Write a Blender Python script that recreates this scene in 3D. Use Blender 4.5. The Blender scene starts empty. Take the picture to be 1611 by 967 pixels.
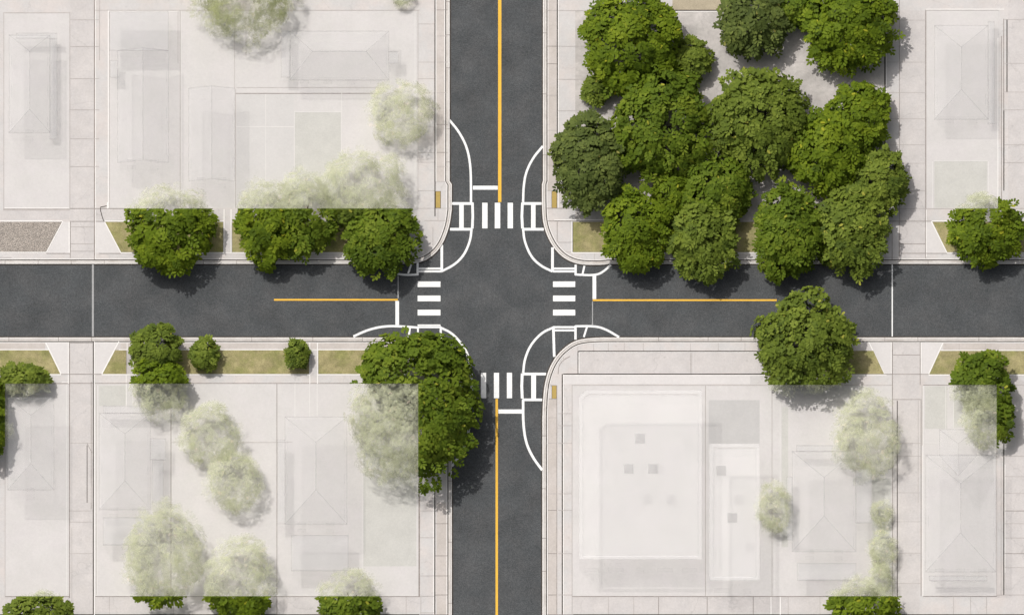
import bpy, bmesh, math, random
import numpy as np
from mathutils import Vector, Matrix

random.seed(7)
S = 13.4                       # photo pixels per metre
TILT = math.radians(16)
CT, ST = math.cos(TILT), math.sin(TILT)
scene = bpy.context.scene
COL = scene.collection


def P(px, py, z=0.0):
    """Photo pixel on the horizontal plane at height z -> world point."""
    return ((px - 805.5) / S, ((483.5 - py) / S - z * ST) / CT, z)


# ------------------------------------------------------------------ materials
def new_mat(name):
    m = bpy.data.materials.new(name)
    m.use_nodes = True
    nt = m.node_tree
    for n in list(nt.nodes):
        nt.nodes.remove(n)
    return m, nt, nt.nodes, nt.links


def mat_surface(name, base, var=0.06, scale=0.5, fine=8.0, fine_var=0.05, rough=0.85, bump=0.15, tint=None,
                opacity=1.0, spots=0.0, spec=0.25, grain=0.0, grain_scale=12.0, cracks=0.0, hue=None):
    """Weathered surface: two scales of noise round a base colour, optional specks, hairline cracks and see-through."""
    m, nt, N, L = new_mat(name)
    out = N.new('ShaderNodeOutputMaterial')
    b = N.new('ShaderNodeBsdfPrincipled')
    b.inputs['Roughness'].default_value = rough
    b.inputs['Specular IOR Level'].default_value = spec
    geo = N.new('ShaderNodeNewGeometry')

    def noise(sc, det=4.0, rgh=0.6, dist=0.0):
        n = N.new('ShaderNodeTexNoise')
        n.inputs['Scale'].default_value = sc
        n.inputs['Detail'].default_value = det
        n.inputs['Roughness'].default_value = rgh
        n.inputs['Distortion'].default_value = dist
        L.new(geo.outputs['Position'], n.inputs['Vector'])
        return n.outputs['Fac']

    def ramp(fac, lo, hi, a=0.3, c=0.7):
        r = N.new('ShaderNodeMapRange')
        r.inputs['From Min'].default_value = a
        r.inputs['From Max'].default_value = c
        r.inputs['To Min'].default_value = lo
        r.inputs['To Max'].default_value = hi
        L.new(fac, r.inputs['Value'])
        return r.outputs['Result']

    def mul(x, y):
        k = N.new('ShaderNodeMath')
        k.operation = 'MULTIPLY'
        L.new(x, k.inputs[0])
        L.new(y, k.inputs[1])
        return k.outputs[0]

    f = mul(ramp(noise(scale, 5.0), 1 - var, 1 + var), ramp(noise(fine, 3.0), 1 - fine_var, 1 + fine_var))
    if grain:
        f = mul(f, ramp(noise(grain_scale, 2.0, 0.7), 1 - grain, 1 + grain))
    if spots:
        v = N.new('ShaderNodeTexVoronoi')
        v.inputs['Scale'].default_value = 0.55
        v.inputs['Randomness'].default_value = 1.0
        L.new(geo.outputs['Position'], v.inputs['Vector'])
        f = mul(f, ramp(v.outputs['Distance'], 1 - spots, 1.0, 0.03, 0.11))
    if cracks:
        v = N.new('ShaderNodeTexVoronoi')
        v.feature = 'DISTANCE_TO_EDGE'
        v.inputs['Scale'].default_value = 0.09
        wv = N.new('ShaderNodeVectorMath')
        wv.operation = 'ADD'
        nn = N.new('ShaderNodeTexNoise')
        nn.inputs['Scale'].default_value = 0.6
        nn.inputs['Detail'].default_value = 6.0
        L.new(geo.outputs['Position'], nn.inputs['Vector'])
        sc = N.new('ShaderNodeVectorMath')
        sc.operation = 'SCALE'
        sc.inputs['Scale'].default_value = 2.2
        L.new(nn.outputs['Color'], sc.inputs[0])
        L.new(geo.outputs['Position'], wv.inputs[0])
        L.new(sc.outputs[0], wv.inputs[1])
        L.new(wv.outputs[0], v.inputs['Vector'])
        f = mul(f, ramp(v.outputs['Distance'], 1 - cracks, 1.0, 0.0, 0.006))
    c0 = N.new('ShaderNodeMix')
    c0.data_type = 'RGBA'
    c0.inputs['A'].default_value = (*base, 1)
    c0.inputs['B'].default_value = (*(hue or base), 1)
    L.new(ramp(noise(scale * 0.7 + 0.13, 4.0), 0, 1, 0.42, 0.62), c0.inputs['Factor'])
    mx = N.new('ShaderNodeVectorMath')
    mx.operation = 'SCALE'
    L.new(c0.outputs['Result'], mx.inputs[0])
    L.new(f, mx.inputs['Scale'])
    L.new(mx.outputs[0], b.inputs['Base Color'])
    if bump:
        bp = N.new('ShaderNodeBump')
        bp.inputs['Strength'].default_value = bump
        bp.inputs['Distance'].default_value = 0.02
        L.new(noise(fine * 1.7, 5.0), bp.inputs['Height'])
        L.new(bp.outputs['Normal'], b.inputs['Normal'])
    if opacity < 1.0:
        tr = N.new('ShaderNodeBsdfTransparent')
        ms = N.new('ShaderNodeMixShader')
        ms.inputs[0].default_value = opacity
        L.new(tr.outputs[0], ms.inputs[1])
        L.new(b.outputs[0], ms.inputs[2])
        L.new(ms.outputs[0], out.inputs['Surface'])
    else:
        L.new(b.outputs[0], out.inputs['Surface'])
    return m


def mat_leaf(name, dark, mid, bright, opacity=1.0, transl=0.22):
    m, nt, N, L = new_mat(name)
    out = N.new('ShaderNodeOutputMaterial')
    at = N.new('ShaderNodeAttribute')
    at.attribute_name = 'tint'
    cr = N.new('ShaderNodeValToRGB')
    e = cr.color_ramp.elements
    e[0].position, e[0].color = 0.0, (*dark, 1)
    e[1].position, e[1].color = 0.93, (*bright, 1)
    k = cr.color_ramp.elements.new(0.5)
    k.color = (*mid, 1)
    k = cr.color_ramp.elements.new(1.0)
    k.color = (bright[0] * 1.7, bright[1] * 1.35, bright[2] * 1.5, 1)
    L.new(at.outputs['Fac'], cr.inputs[0])
    b = N.new('ShaderNodeBsdfPrincipled')
    b.inputs['Roughness'].default_value = 0.6
    b.inputs['Specular IOR Level'].default_value = 0.08
    L.new(cr.outputs[0], b.inputs['Base Color'])
    t = N.new('ShaderNodeBsdfTranslucent')
    L.new(cr.outputs[0], t.inputs['Color'])
    ms = N.new('ShaderNodeMixShader')
    ms.inputs[0].default_value = transl
    L.new(b.outputs[0], ms.inputs[1])
    L.new(t.outputs[0], ms.inputs[2])
    sh = ms.outputs[0]
    if opacity < 1.0:
        tr = N.new('ShaderNodeBsdfTransparent')
        m2 = N.new('ShaderNodeMixShader')
        m2.inputs[0].default_value = opacity
        L.new(tr.outputs[0], m2.inputs[1])
        L.new(sh, m2.inputs[2])
        sh = m2.outputs[0]
    L.new(sh, out.inputs['Surface'])
    return m


PAVE = (0.535, 0.516, 0.506)
M = {}
M['pave'] = mat_surface('concrete_paving', PAVE, 0.05, 0.25, 3.0, 0.035, hue=(0.5598, 0.5181, 0.4965), spots=0.10, cracks=0.10, grain=0.04)
M['pave_b'] = mat_surface('beige_paving', (0.4864, 0.4422, 0.4099), 0.06, 0.4, 4.0, 0.05, hue=(0.5146, 0.4706, 0.4439), grain=0.05)
M['pave_l'] = mat_surface('light_concrete', (0.6010, 0.5748, 0.5634), 0.03, 0.4, 4.0, 0.03, spots=0.08, grain=0.03)
M['pave_p'] = mat_surface('pink_concrete', (0.5337, 0.5020, 0.4872), 0.06, 0.5, 5.0, 0.05, hue=(0.5166, 0.4888, 0.4779), spots=0.12, cracks=0.12, grain=0.04)
M['plaza'] = mat_surface('worn_concrete', (0.484, 0.452, 0.431), 0.16, 0.35, 2.5, 0.08, hue=(0.429, 0.405, 0.383), spots=0.12, cracks=0.12, grain=0.05)
M['tan'] = mat_surface('tan_paving', (0.401, 0.345, 0.252), 0.08, 0.8, 6.0, 0.08, grain=0.08)
M['lot'] = mat_surface('veiled_lot_concrete', (0.5624, 0.5412, 0.5263), 0.035, 0.3, 3.5, 0.03, hue=(0.5717, 0.5453, 0.5366), grain=0.03)  # the white veil's tone put into the ground colour
M['lot_g'] = mat_surface('veiled_grey_concrete', (0.545, 0.528, 0.515), 0.03, 0.4, 4.0, 0.03, grain=0.03)  # yard patches, veil whiteness mixed into the colour
M['lot_y'] = mat_surface('veiled_grass', (0.505, 0.495, 0.465), 0.05, 0.6, 5.0, 0.04, grain=0.05)  # garden patches, whitened in the colour for the veil
M['asph'] = mat_surface('asphalt', (0.0730, 0.0772, 0.0803), 0.17, 0.28, 3.2, 0.16, rough=0.9, bump=0.5, hue=(0.0830, 0.0851, 0.0872), grain=0.34, grain_scale=8.0, spec=0.15, cracks=0.12)
M['white'] = mat_surface('white_road_paint', (0.80, 0.80, 0.79), 0.03, 1.2, 6.0, 0.04, rough=0.6, bump=0.05, grain=0.05)
M['greyl'] = mat_surface('worn_grey_paint', (0.34, 0.34, 0.34), 0.08, 1.2, 6.0, 0.10)
M['yellow'] = mat_surface('yellow_road_paint', (0.74, 0.425, 0.045), 0.06, 1.0, 6.0, 0.06, rough=0.6)
M['kerb'] = mat_surface('kerb_concrete', (0.62, 0.59, 0.56), 0.08, 0.5, 4.0, 0.05, hue=(0.54, 0.50, 0.465))
M['d1'] = mat_surface('dark_joint', (0.0567, 0.0476, 0.0413), 0.30, 0.9, 6.0, 0.25)
M['d2'] = mat_surface('joint', (0.2785, 0.2463, 0.2278), 0.18, 0.8, 6.0, 0.15)
M['d3'] = mat_surface('faint_joint', (0.418, 0.385, 0.366), 0.10, 0.8, 6.0, 0.08)
M['l1'] = mat_surface('light_edging', (0.760, 0.736, 0.712), 0.03, 0.8, 6.0, 0.03)
M['l2'] = mat_surface('pale_edging', (0.636, 0.617, 0.598), 0.03, 0.8, 6.0, 0.03)
M['grass'] = mat_surface('dry_lawn', (0.315, 0.275, 0.140), 0.15, 0.5, 1.6, 0.15, rough=0.95, bump=0.6, hue=(0.235, 0.228, 0.090), grain=0.22, grain_scale=9.0)
M['fore'] = mat_surface('grey_forecourt', (0.475, 0.462, 0.452), 0.03, 0.4, 4.0, 0.03, grain=0.03)
M['gravelbase'] = mat_surface('gravel_bed', (0.3384, 0.2955, 0.2600), 0.12, 1.0, 7.0, 0.25, bump=0.8, grain=0.35, grain_scale=6.0)
M['stone'] = mat_surface('pebble', (0.4028, 0.3650, 0.3274), 0.3, 3.0, 9.0, 0.25)
M['soil'] = mat_surface('soil', (0.30, 0.27, 0.24), 0.1, 0.3, 3.0, 0.1)
M['gold'] = mat_surface('ochre_tactile', (0.40, 0.285, 0.08), 0.08, 1.5, 8.0, 0.08, rough=0.6)
M['bark'] = mat_surface('bark', (0.10, 0.075, 0.05), 0.2, 3.0, 12.0, 0.25, bump=0.6)
# what stands on the lots: white veil put into pale colour and opacity
M['f_wall'] = mat_surface('veiled_wall', (0.40, 0.395, 0.39), 0.03, 0.6, 5.0, 0.03, opacity=0.028)
M['f_roof'] = mat_surface('veiled_roof', (0.545, 0.545, 0.555), 0.04, 0.5, 6.0, 0.04, opacity=0.125)
M['f_deck'] = mat_surface('veiled_roof_deck', (0.93, 0.925, 0.92), 0.02, 0.4, 4.0, 0.02, opacity=0.18, bump=0)
M['f_trim'] = mat_surface('veiled_trim', (0.24, 0.235, 0.23), 0.05, 0.8, 5.0, 0.05, opacity=0.1)
M['f_cap'] = mat_surface('veiled_parapet_cap', (0.95, 0.945, 0.94), 0.02, 0.8, 5.0, 0.02, opacity=0.18)
M['f_win'] = mat_surface('veiled_window_frame', (0.36, 0.355, 0.35), 0.03, 0.8, 5.0, 0.03, opacity=0.035)
M['f_glass'] = mat_surface('veiled_window', (0.32, 0.33, 0.345), 0.04, 0.8, 5.0, 0.03, opacity=0.015, rough=0.4)
M['f_sky'] = mat_surface('veiled_skylight', (0.27, 0.27, 0.28), 0.03, 0.8, 5.0, 0.03, opacity=0.085)
M['f_bark'] = mat_surface('veiled_bark', (0.30, 0.28, 0.25), 0.1, 3.0, 12.0, 0.1, opacity=0.03)

LEAF = {
    'fresh': mat_leaf('fresh_leaves', (0.0636, 0.0993, 0.0091), (0.1230, 0.1769, 0.0117), (0.1965, 0.2527, 0.0182)),
    'olive': mat_leaf('olive_leaves', (0.0695, 0.1015, 0.0162), (0.1329, 0.1777, 0.0247), (0.2086, 0.2585, 0.0389)),
    'dark': mat_leaf('dark_leaves', (0.0539, 0.0750, 0.0180), (0.1025, 0.1339, 0.0330), (0.1690, 0.2058, 0.0489)),
    'mid': mat_leaf('mid_green_leaves', (0.0537, 0.0865, 0.0095), (0.1100, 0.1617, 0.0142), (0.1857, 0.2350, 0.0247)),
}
M['f_leaf'] = mat_leaf('veiled_leaves', (0.52, 0.54, 0.36), (0.70, 0.72, 0.52), (0.82, 0.83, 0.63), opacity=0.17, transl=0.45)  # white veil over the lots painted into leaf colour and opacity
M['f_leaf2'] = mat_leaf('half_veiled_leaves', (0.34, 0.37, 0.17), (0.48, 0.51, 0.26), (0.60, 0.63, 0.34), opacity=0.15, transl=0.4)  # thinner veil painted into the leaves


# ------------------------------------------------------------------ object helpers
def link(o, parent=None):
    COL.objects.link(o)
    if parent is not None:
        o.parent = parent
    return o


def tag(o, label=None, cat=None, group=None, kind=None):
    if label: o['label'] = label
    if cat: o['category'] = cat
    if group: o['group'] = group
    if kind: o['kind'] = kind
    return o


def empty(name, loc, label, cat, group=None):
    o = bpy.data.objects.new(name, None)
    o.empty_display_size = 0.4
    o.location = loc
    link(o)
    return tag(o, label, cat, group)


class MB:
    """Collects faces in world coordinates; build() links them as one mesh object (relative to its parent's location)."""
    def __init__(self):
        self.v, self.f = [], []

    def face(self, pts):
        i = len(self.v)
        self.v += [tuple(p) for p in pts]
        self.f.append(tuple(range(i, i + len(pts))))

    def solid(self, pts, z0, z1, bottom=False):
        """Vertical prism on a ccw outline [(x, y)]."""
        n = len(pts)
        self.face([(x, y, z1) for x, y in pts])
        for i in range(n):
            (x0, y0), (x1, y1) = pts[i], pts[(i + 1) % n]
            self.face([(x0, y0, z0), (x1, y1, z0), (x1, y1, z1), (x0, y0, z1)])
        if bottom:
            self.face([(x, y, z0) for x, y in reversed(pts)])

    def box(self, x0, y0, z0, x1, y1, z1, bottom=True):
        self.solid([(x0, y0), (x1, y0), (x1, y1), (x0, y1)], z0, z1, bottom)

    def walls(self, x0, y0, z0, x1, y1, z1):
        p = [(x0, y0), (x1, y0), (x1, y1), (x0, y1)]
        for i in range(4):
            a, b = p[i], p[(i + 1) % 4]
            self.face([(*a, z0), (*b, z0), (*b, z1), (*a, z1)])

    def bar(self, a, b, w, h):
        """Low strip of width w and height h along a->b, sitting on the line."""
        a, b = Vector(a), Vector(b)
        d = (b - a)
        if d.length < 1e-6: return
        d.normalize()
        s = d.cross(Vector((0, 0, 1)))
        if s.length < 1e-6: s = Vector((1, 0, 0))
        s.normalize(); s *= w / 2
        u = s.cross(d).normalized() * h
        if u.z < 0: u = -u
        A = [a - s, a + s, a + s + u, a - s + u]
        B = [b - s, b + s, b + s + u, b - s + u]
        for i in range(4):
            j = (i + 1) % 4
            self.face([A[i], B[i], B[j], A[j]])
        self.face(A[::-1]); self.face(B)

    def tube(self, pts, radii, n=8):
        rings = []
        for i, (p, r) in enumerate(zip(pts, radii)):
            p = Vector(p)
            d = (Vector(pts[min(i + 1, len(pts) - 1)]) - Vector(pts[max(i - 1, 0)])).normalized()
            a = d.cross(Vector((0.31, 0.9, 0.1))).normalized()
            b = d.cross(a)
            rings.append([p + a * (r * math.cos(2 * math.pi * k / n)) + b * (r * math.sin(2 * math.pi * k / n)) for k in range(n)])
        for A, B in zip(rings, rings[1:]):
            for k in range(n):
                j = (k + 1) % n
                self.face([A[k], A[j], B[j], B[k]])
        self.face(rings[-1])

    def build(self, name, mat, parent=None, root=None, kind=None, fix=True):
        r = root if root is not None else parent
        o3 = Vector((0, 0, 0))
        q = r
        while q is not None:
            o3 += q.location
            q = q.parent
        me = bpy.data.meshes.new(name)
        me.from_pydata([(x - o3.x, y - o3.y, z - o3.z) for x, y, z in self.v], [], self.f)
        me.validate()
        if fix:
            bm = bmesh.new(); bm.from_mesh(me)
            bmesh.ops.remove_doubles(bm, verts=bm.verts, dist=1e-5)
            bm.to_mesh(me); bm.free()
        me.materials.append(mat)
        o = bpy.data.objects.new(name, me)
        link(o, parent)
        if kind: o['kind'] = kind
        return o


Z_PAVE = 0.12


def flat_poly(name, pts_px, z, mat, kind='structure'):
    m = MB()
    m.face([P(x, y, z) for x, y in pts_px])
    o = m.build(name, mat, kind=kind, fix=False)
    bm = bmesh.new(); bm.from_mesh(o.data)
    bmesh.ops.triangulate(bm, faces=bm.faces)
    for f in bm.faces:
        if f.normal.z < 0: f.normal_flip()
    bm.to_mesh(o.data); bm.free()
    return o


def rect(x0, y0, x1, y1):
    return [(x0, y0), (x1, y0), (x1, y1), (x0, y1)]


def offset(path, d):
    """Polyline moved by d to its left (pixel space, y down)."""
    out = []
    n = len(path)
    for i in range(n):
        a = Vector(path[max(i - 1, 0)]); b = Vector(path[min(i + 1, n - 1)])
        t = (b - a).normalized()
        nn = Vector((t.y, -t.x))
        out.append(tuple(Vector(path[i]) + nn * d))
    return out


_zi = [0]


def ribbon_to(mb, pts, w, z, wob=0.0):
    """A flat strip of w pixels along a pixel polyline; every strip gets its own height so none overlap."""
    _zi[0] += 1
    zz = z + (_zi[0] % 60) * 0.00025
    L_, R_ = offset(pts, w / 2), offset(pts, -w / 2)
    for i in range(len(pts) - 1):
        mb.face([P(*L_[i], zz), P(*R_[i], zz), P(*R_[i + 1], zz), P(*L_[i + 1], zz)])


def smooth(pts, it=2):
    """Chaikin corner cutting that keeps the ends."""
    for _ in range(it):
        o = [pts[0]]
        for a, b in zip(pts, pts[1:]):
            o.append((a[0] * .75 + b[0] * .25, a[1] * .75 + b[1] * .25))
            o.append((a[0] * .25 + b[0] * .75, a[1] * .25 + b[1] * .75))
        o.append(pts[-1])
        pts = o
    return pts


# ------------------------------------------------------------------ ground, road, blocks
m = MB(); m.face([(-700, -700, -0.06), (700, -700, -0.06), (700, 700, -0.06), (-700, 700, -0.06)])
m.build('ground', M['soil'], kind='structure')

X0, X1, Y0, Y1 = -900, 2500, -900, 1900
road = MB()
road.face([P(X0, 395), P(X0, 552), P(620, 552), P(620, 395)])
road.face([P(940, 395), P(940, 552), P(X1, 552), P(X1, 395)])
road.face([P(620, Y0), P(620, Y1), P(940, Y1), P(940, Y0)])
road.build('road', M['asph'], kind='structure')

# kerb lines: outer edge (the road side), block on the left-hand side of travel
K_NW = [(X0, 415.2), (600, 415.2)] + smooth([(625, 415.2), (655, 414.5), (673, 408), (687, 397), (697, 383), (704, 366), (708.5, 350), (711, 330)]) + [(711, 300), (711, 290), (707.6, 285), (707.6, Y0)]
K_NE = [(854.2, Y0), (854.2, 284), (852.5, 290)] + smooth([(852.5, 310), (853, 340), (856, 358), (862, 374), (871, 390), (884, 404), (900, 413), (918, 416.8), (945, 416.8)]) + [(960, 415.2), (X1, 415.2)]
K_SE = [(X1, 530.6), (990, 530.6)] + smooth([(950, 530.6), (927, 531.3), (905, 535), (887, 547), (873, 562), (862, 583), (855, 612), (853.2, 655)]) + [(853.2, 738), (853.2, Y1)]
K_SW = [(711, Y1), (711, 700)] + smooth([(711, 650), (710, 612), (703, 580), (692, 557), (676, 541), (656, 532.5), (630, 530.6)]) + [(600, 530.6), (X0, 530.6)]
CORN = {'NW': (K_NW, [(X0, Y0)]), 'NE': (K_NE, [(X1, Y0)]), 'SE': (K_SE, [(X1, Y1)]), 'SW': (K_SW, [(X0, Y1)])}
kerb_in = {}
jd1, jd2, jd3, jl1, jl2 = MB(), MB(), MB(), MB(), MB()
J = {'d1': jd1, 'd2': jd2, 'd3': jd3, 'l1': jl1, 'l2': jl2}
gut = MB()
for key, (path, far) in CORN.items():
    inner = offset(path, 6.0)
    kerb_in[key] = inner
    flat_poly('pavement', inner + far, Z_PAVE, M['pave'])
    kb = MB()
    a_, b_, c_ = path, offset(path, 0.6), inner
    for i in range(len(path) - 1):
        A0, A1 = P(*a_[i], -0.03), P(*a_[i + 1], -0.03)
        T0, T1 = P(*a_[i], 0.10), P(*a_[i + 1], 0.10)
        B0, B1 = P(*b_[i], 0.128), P(*b_[i + 1], 0.128)
        C0, C1 = P(*c_[i], 0.128), P(*c_[i + 1], 0.128)
        D0, D1 = P(*c_[i], 0.0), P(*c_[i + 1], 0.0)
        kb.face([A0, A1, T1, T0]); kb.face([T0, T1, B1, B0]); kb.face([B0, B1, C1, C0]); kb.face([C0, C1, D1, D0])
    kb.build('kerb', M['kerb'], kind='structure')
    ribbon_to(jd1, offset(path, 6.3), 1.45, 0.132)          # joint between kerb and paving
    ribbon_to(jd2, offset(path, 2.6), 0.7, 0.131)          # seam along the kerb stone
    ribbon_to(jl1, offset(path, 1.5), 1.2, 0.131)
    ribbon_to(jl1, offset(path, 8.0), 1.1, 0.132)
    ribbon_to(gut, offset(path, -0.9), 2.0, 0.003)         # dark gutter line
    # cross joints in the kerb stones
    for i in range(len(path) - 1):
        a, b = Vector(path[i]), Vector(path[i + 1])
        ln = (b - a).length
        k = 30.0
        while k < ln and ln > 60:
            q = a + (b - a) * (k / ln)
            t = (b - a).normalized(); nn = Vector((t.y, -t.x))
            if -50 < q.x < 1660 and -50 < q.y < 1020:
                ribbon_to(jd2, [tuple(q), tuple(q + nn * 6)], 0.8, 0.133)
            k += random.choice([52, 78, 96])
gut.build('gutter_seam', M['d1'], kind='structure')

# ---- tinted paving sheets
sheets = [
    # beige kerbside strips
    ('pave_b', rect(686, -300, 699.5, 285)), ('pave_b', rect(861.5, -300, 875.5, 300)),
    ('pave_b', rect(687, 790, 704, 1300)), ('pave_b', rect(860.5, 628, 875.5, 1300)),
    # plaza behind the grove
    ('plaza', rect(905, 17, 1391, 346)), ('tan', rect(1058, -140, 1180, 16)),
    # driveway aprons / light flares
    ('pave_l', [(98, 349), (109, 349), (109, 398), (73, 398)]), ('pave_l', [(149.5, 349), (164, 349), (190, 398), (149.5, 398)]),
    ('pave_l', [(72, 539), (108, 539), (108, 588), (96, 588)]), ('pave_l', [(149, 539), (187, 539), (160, 588), (149, 588)]),
    ('pave_l', [(1367, 539), (1403, 539), (1403, 588), (1391, 588)]), ('pave_l', [(1449, 539), (1484, 539), (1461, 588), (1449, 588)]),
    ('pave_l', [(1457.5, 349), (1466, 349), (1490, 398), (1457.5, 398)]), ('pave_l', rect(1394.5, 349, 1413, 404)),
    # driveways
    ('pave_p', rect(110.5, -200, 147.5, 406)), ('pave_p', rect(110.5, 539, 146, 1200)), ('pave_p', rect(1415.5, 17, 1455.5, 406)),
    ('pave_p', rect(1405, 539, 1446.5, 1200)), ('pave_p', rect(1582, 604, 1800, 1200)), ('pave_p', rect(1586, -60, 1800, 328)),
    # sidewalks
    ('pave_p', rect(-300, 331, 109, 345)), ('pave_p', rect(151, 329, 640, 345)), ('pave_p', rect(-300, 938.5, 109, 964)),
    ('pave_p', rect(149, 938.5, 660, 964)), ('pave_p', rect(902, 938.5, 1403, 964)),
    ('pave_p', rect(910.5, 553.5, 1090, 586)), ('pave_l', rect(886, 590, 1180, 604)), ('pave_p', rect(1092, 553.5, 1250, 586)),
    ('pave_b', rect(1484, 540, 1900, 550)), ('pave_b', rect(190, 539, 640, 549)), ('pave_b', rect(-300, 539, 71, 549)),
]
for k, pts in sheets:
    flat_poly('paving_sheet', pts, Z_PAVE + 0.003 + 0.0002 * (len(pts) + (int(pts[0][0] * 7 + pts[0][1]) % 5)), M[k])

# ---- pale lots: sheets standing in for the white veil's rectangles
for pts in (rect(6.5, 21, 109.5, 328), rect(171, 18, 657, 327.5), rect(1457.5, 17, 1570, 327.5), rect(8.5, 603.5, 108.5, 937),
            rect(149.5, 603.5, 658, 937), rect(900.5, 606, 1404.5, 937), rect(1452.5, 606, 1568, 937)):
    flat_poly('veiled_lot_paving', pts, Z_PAVE + 0.006, M['lot'])
for k, pts in (('fore', rect(1115, 629, 1195, 697)), ('lot_y', rect(1470, 254, 1553, 327)), ('lot_y', rect(1500, 606.5, 1567.5, 672)),
               ('lot_g', rect(372, 148, 417, 198)), ('lot_g', rect(419, 148, 462, 198)), ('lot_y', rect(1230, 640, 1240, 860)),
               ('lot_y', rect(1455, 607, 1490, 674)), ('lot_g', rect(199, 604, 208, 640)),
               ('lot_y', rect(464, 177, 536, 327)), ('lot_y', rect(156, 606, 198, 638)), ('lot_y', rect(1372, 752, 1402, 935)),
               ('lot_y', rect(572, 700, 655, 890)), ('lot_g', rect(372, 200, 462, 327))):
    flat_poly('lot_patch', pts, Z_PAVE + 0.0095, M[k])

# ---- joints and edgings: (tone, width, points)
def ln(tone, w, *pts):
    w = w * (1.3 if tone == 'd1' else 1.15 if tone == 'd2' else 1.0)
    ribbon_to(J[tone], list(pts), w, 0.134)

def H(tone, w, y, x0, x1): ln(tone, w, (x0, y), (x1, y))
def V(tone, w, x, y0, y1): ln(tone, w, (x, y0), (x, y1))

# north-west block
V('d2', 1.3, 148.5, -300, 408); V('l1', 1.2, 150.4, -300, 328); V('d3', 1.0, 156.5, -300, 95)
V('l1', 1.6, 170.5, 17, 328); V('d3', .8, 172, 18, 328); H('l1', 1.2, 18, 170, 281); H('d3', .8, 16.5, 150, 660)
V('d3', 1.0, 283.5, 17, 328); V('l2', 1.2, 285, 17, 328); V('d3', .8, 280, 18, 100)
for a in (('d3', 1.0, 6, 20, 328), ('d3', 1.0, 109.8, 20, 330)): V(*a)
H('d3', 1.2, 20.5, 5, 110); H('d3', 2.6, 329.5, 5, 110); H('l1', 1.2, 327, 7, 109)
H('d2', .9, 328, 110, 205); ln('d1', .9, (170, 323.5), (158, 326), (158.2, 331), (161, 342), (164, 349)); V('l1', 1.8, 169, 318, 328)
H('l1', 1.6, 347.8, -300, 98); H('l1', 1.6, 347.8, 165, 352); H('d2', .8, 348.2, 110, 164)
V('l1', 1.8, 109, 349, 398); V('d2', .9, 110.5, 349, 406); V('l1', 1.0, 150.2, 330, 408)
ln('l1', 1.6, (99, 348), (73, 397)); ln('l1', 1.6, (164.5, 349), (190, 397.5)); H('d2', .8, 398.6, 73, 110); H('d2', .8, 398.6, 156, 190)
for y in (357, 383.5, 395): H('d3', .8, y, 111, 148)
for y in (73.5, 124, 173, 218.5, 262, 31.5): H('d3', .8, y, 110, 156)
H('l1', 1.6, 397.8, 190, 640); H('l1', 1.6, 397.0, -300, 73); H('d3', .8, 405, -300, 18)
V('l1', 1.6, 352.5, 329, 398); V('l1', 1.6, 363.5, 329, 398); V('d2', .7, 351.3, 349, 397); V('d2', .7, 365, 349, 397)
V('d1', 1.2, 684.3, -300, 340); V('l1', 1.4, 686, -300, 286)
for y in (-20, 16, 57, 98, 146, 196, 240, 262, 286): H('d3' if y % 4 else 'd2', .8, y, 685, 704)
for y in (38, 98, 124, 146.5, 200, 240, 255.5, 300): H('d3', .8, y, 658, 684)
V('d3', .8, 657.5, 17, 330); V('l2', 1.2, 653, 20, 327); H('d3', .8, 327.8, 657, 709); H('d3', .8, 347, 668, 707); V('d3', .8, 681, 357, 386)
V('d3', .8, 689, 327, 347)
V('d3', .9, 370.5, 140, 328); V('l2', 1.0, 368.7, 140, 328); H('d2', 1.0, 147.2, 371, 592); V('l2', 0.9, 418, 148, 328); H('l2', 1.2, 199.6, 371, 462)
V('l2', 1.0, 463, 176, 328); H('l2', 1.2, 176, 463, 537); V('l2', 1.0, 537.5, 146, 260); V('d3', .7, 369, 17, 140); H('d3', .7, 138, 372, 600)
V('d3', .7, 387, 0, 90)
# north-east block
V('d1', 1.3, 876.8, -300, 300); V('l1', 1.5, 878.5, -300, 328); V('d2', .8, 861.2, -300, 286)
for y in (-25, 17, 73, 100.5, 150, 205, 260, 300): H('d2' if y in (73, 100.5) else 'd3', .8, y, 861, 876)
for y in (17, 73, 125, 174.5, 230, 327.8): H('d3', .8, y, 878, 960)
H('d2', .9, 327.6, 858, 895); V('d3', .8, 900.3, 290, 327); H('d2', .9, 347.6, 862, 960); H('l1', 1.6, 346, 872, 960)
V('l1', 1.6, 899.8, 348, 398); V('d1', .8, 901.2, 349, 396); V('d2', .7, 876.5, 349, 380); H('d3', .8, 381, 878, 900); H('l1', 1.6, 398, 900, 1396)
V('d3', .8, 900, 398, 412); V('d3', .8, 935, 399, 411); H('d3', .8, 396.5, 886, 900)
V('d1', 1.6, 1392.2, -200, 240); V('l1', 1.5, 1394.6, -200, 346); V('d2', .8, 1415, -200, 407); V('d2', .8, 1456, 16, 407); V('l1', 1.2, 1457.5, 330, 404)
for y in (32, 98, 146, 187, 228, 257, 300): H('d3', .8, y, 1395, 1456)
H('d2', .8, 348, 1394, 1466); H('d2', .8, 383.5, 1415, 1456); H('d3', .8, 328.5, 1404, 1500); V('d2', .9, 1403.5, 350, 408)
H('d1', 1.2, 16.6, 1058, 1140); H('l1', 1.2, 18.4, 1058, 1140); H('d3', .8, 98, 1230, 1391)
for a in (('d3', .9, 1457, 16, 328), ('l1', 1.2, 1570, 60, 328), ('d2', 1.0, 1579, 30, 300), ('d1', 1.2, 1584.2, 31, 145), ('d2', .9, 1575.5, 57, 328)): V(*a)
V('d1', 1.1, 1579.3, 174, 300)
H('l1', 1.5, 15, 1457, 1580); H('d3', .9, 16.4, 1457, 1571); V('l2', 1.2, 1467, 254, 328); V('l2', 1.2, 1555, 254, 328); H('l2', 1.2, 253, 1469, 1554)
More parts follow.
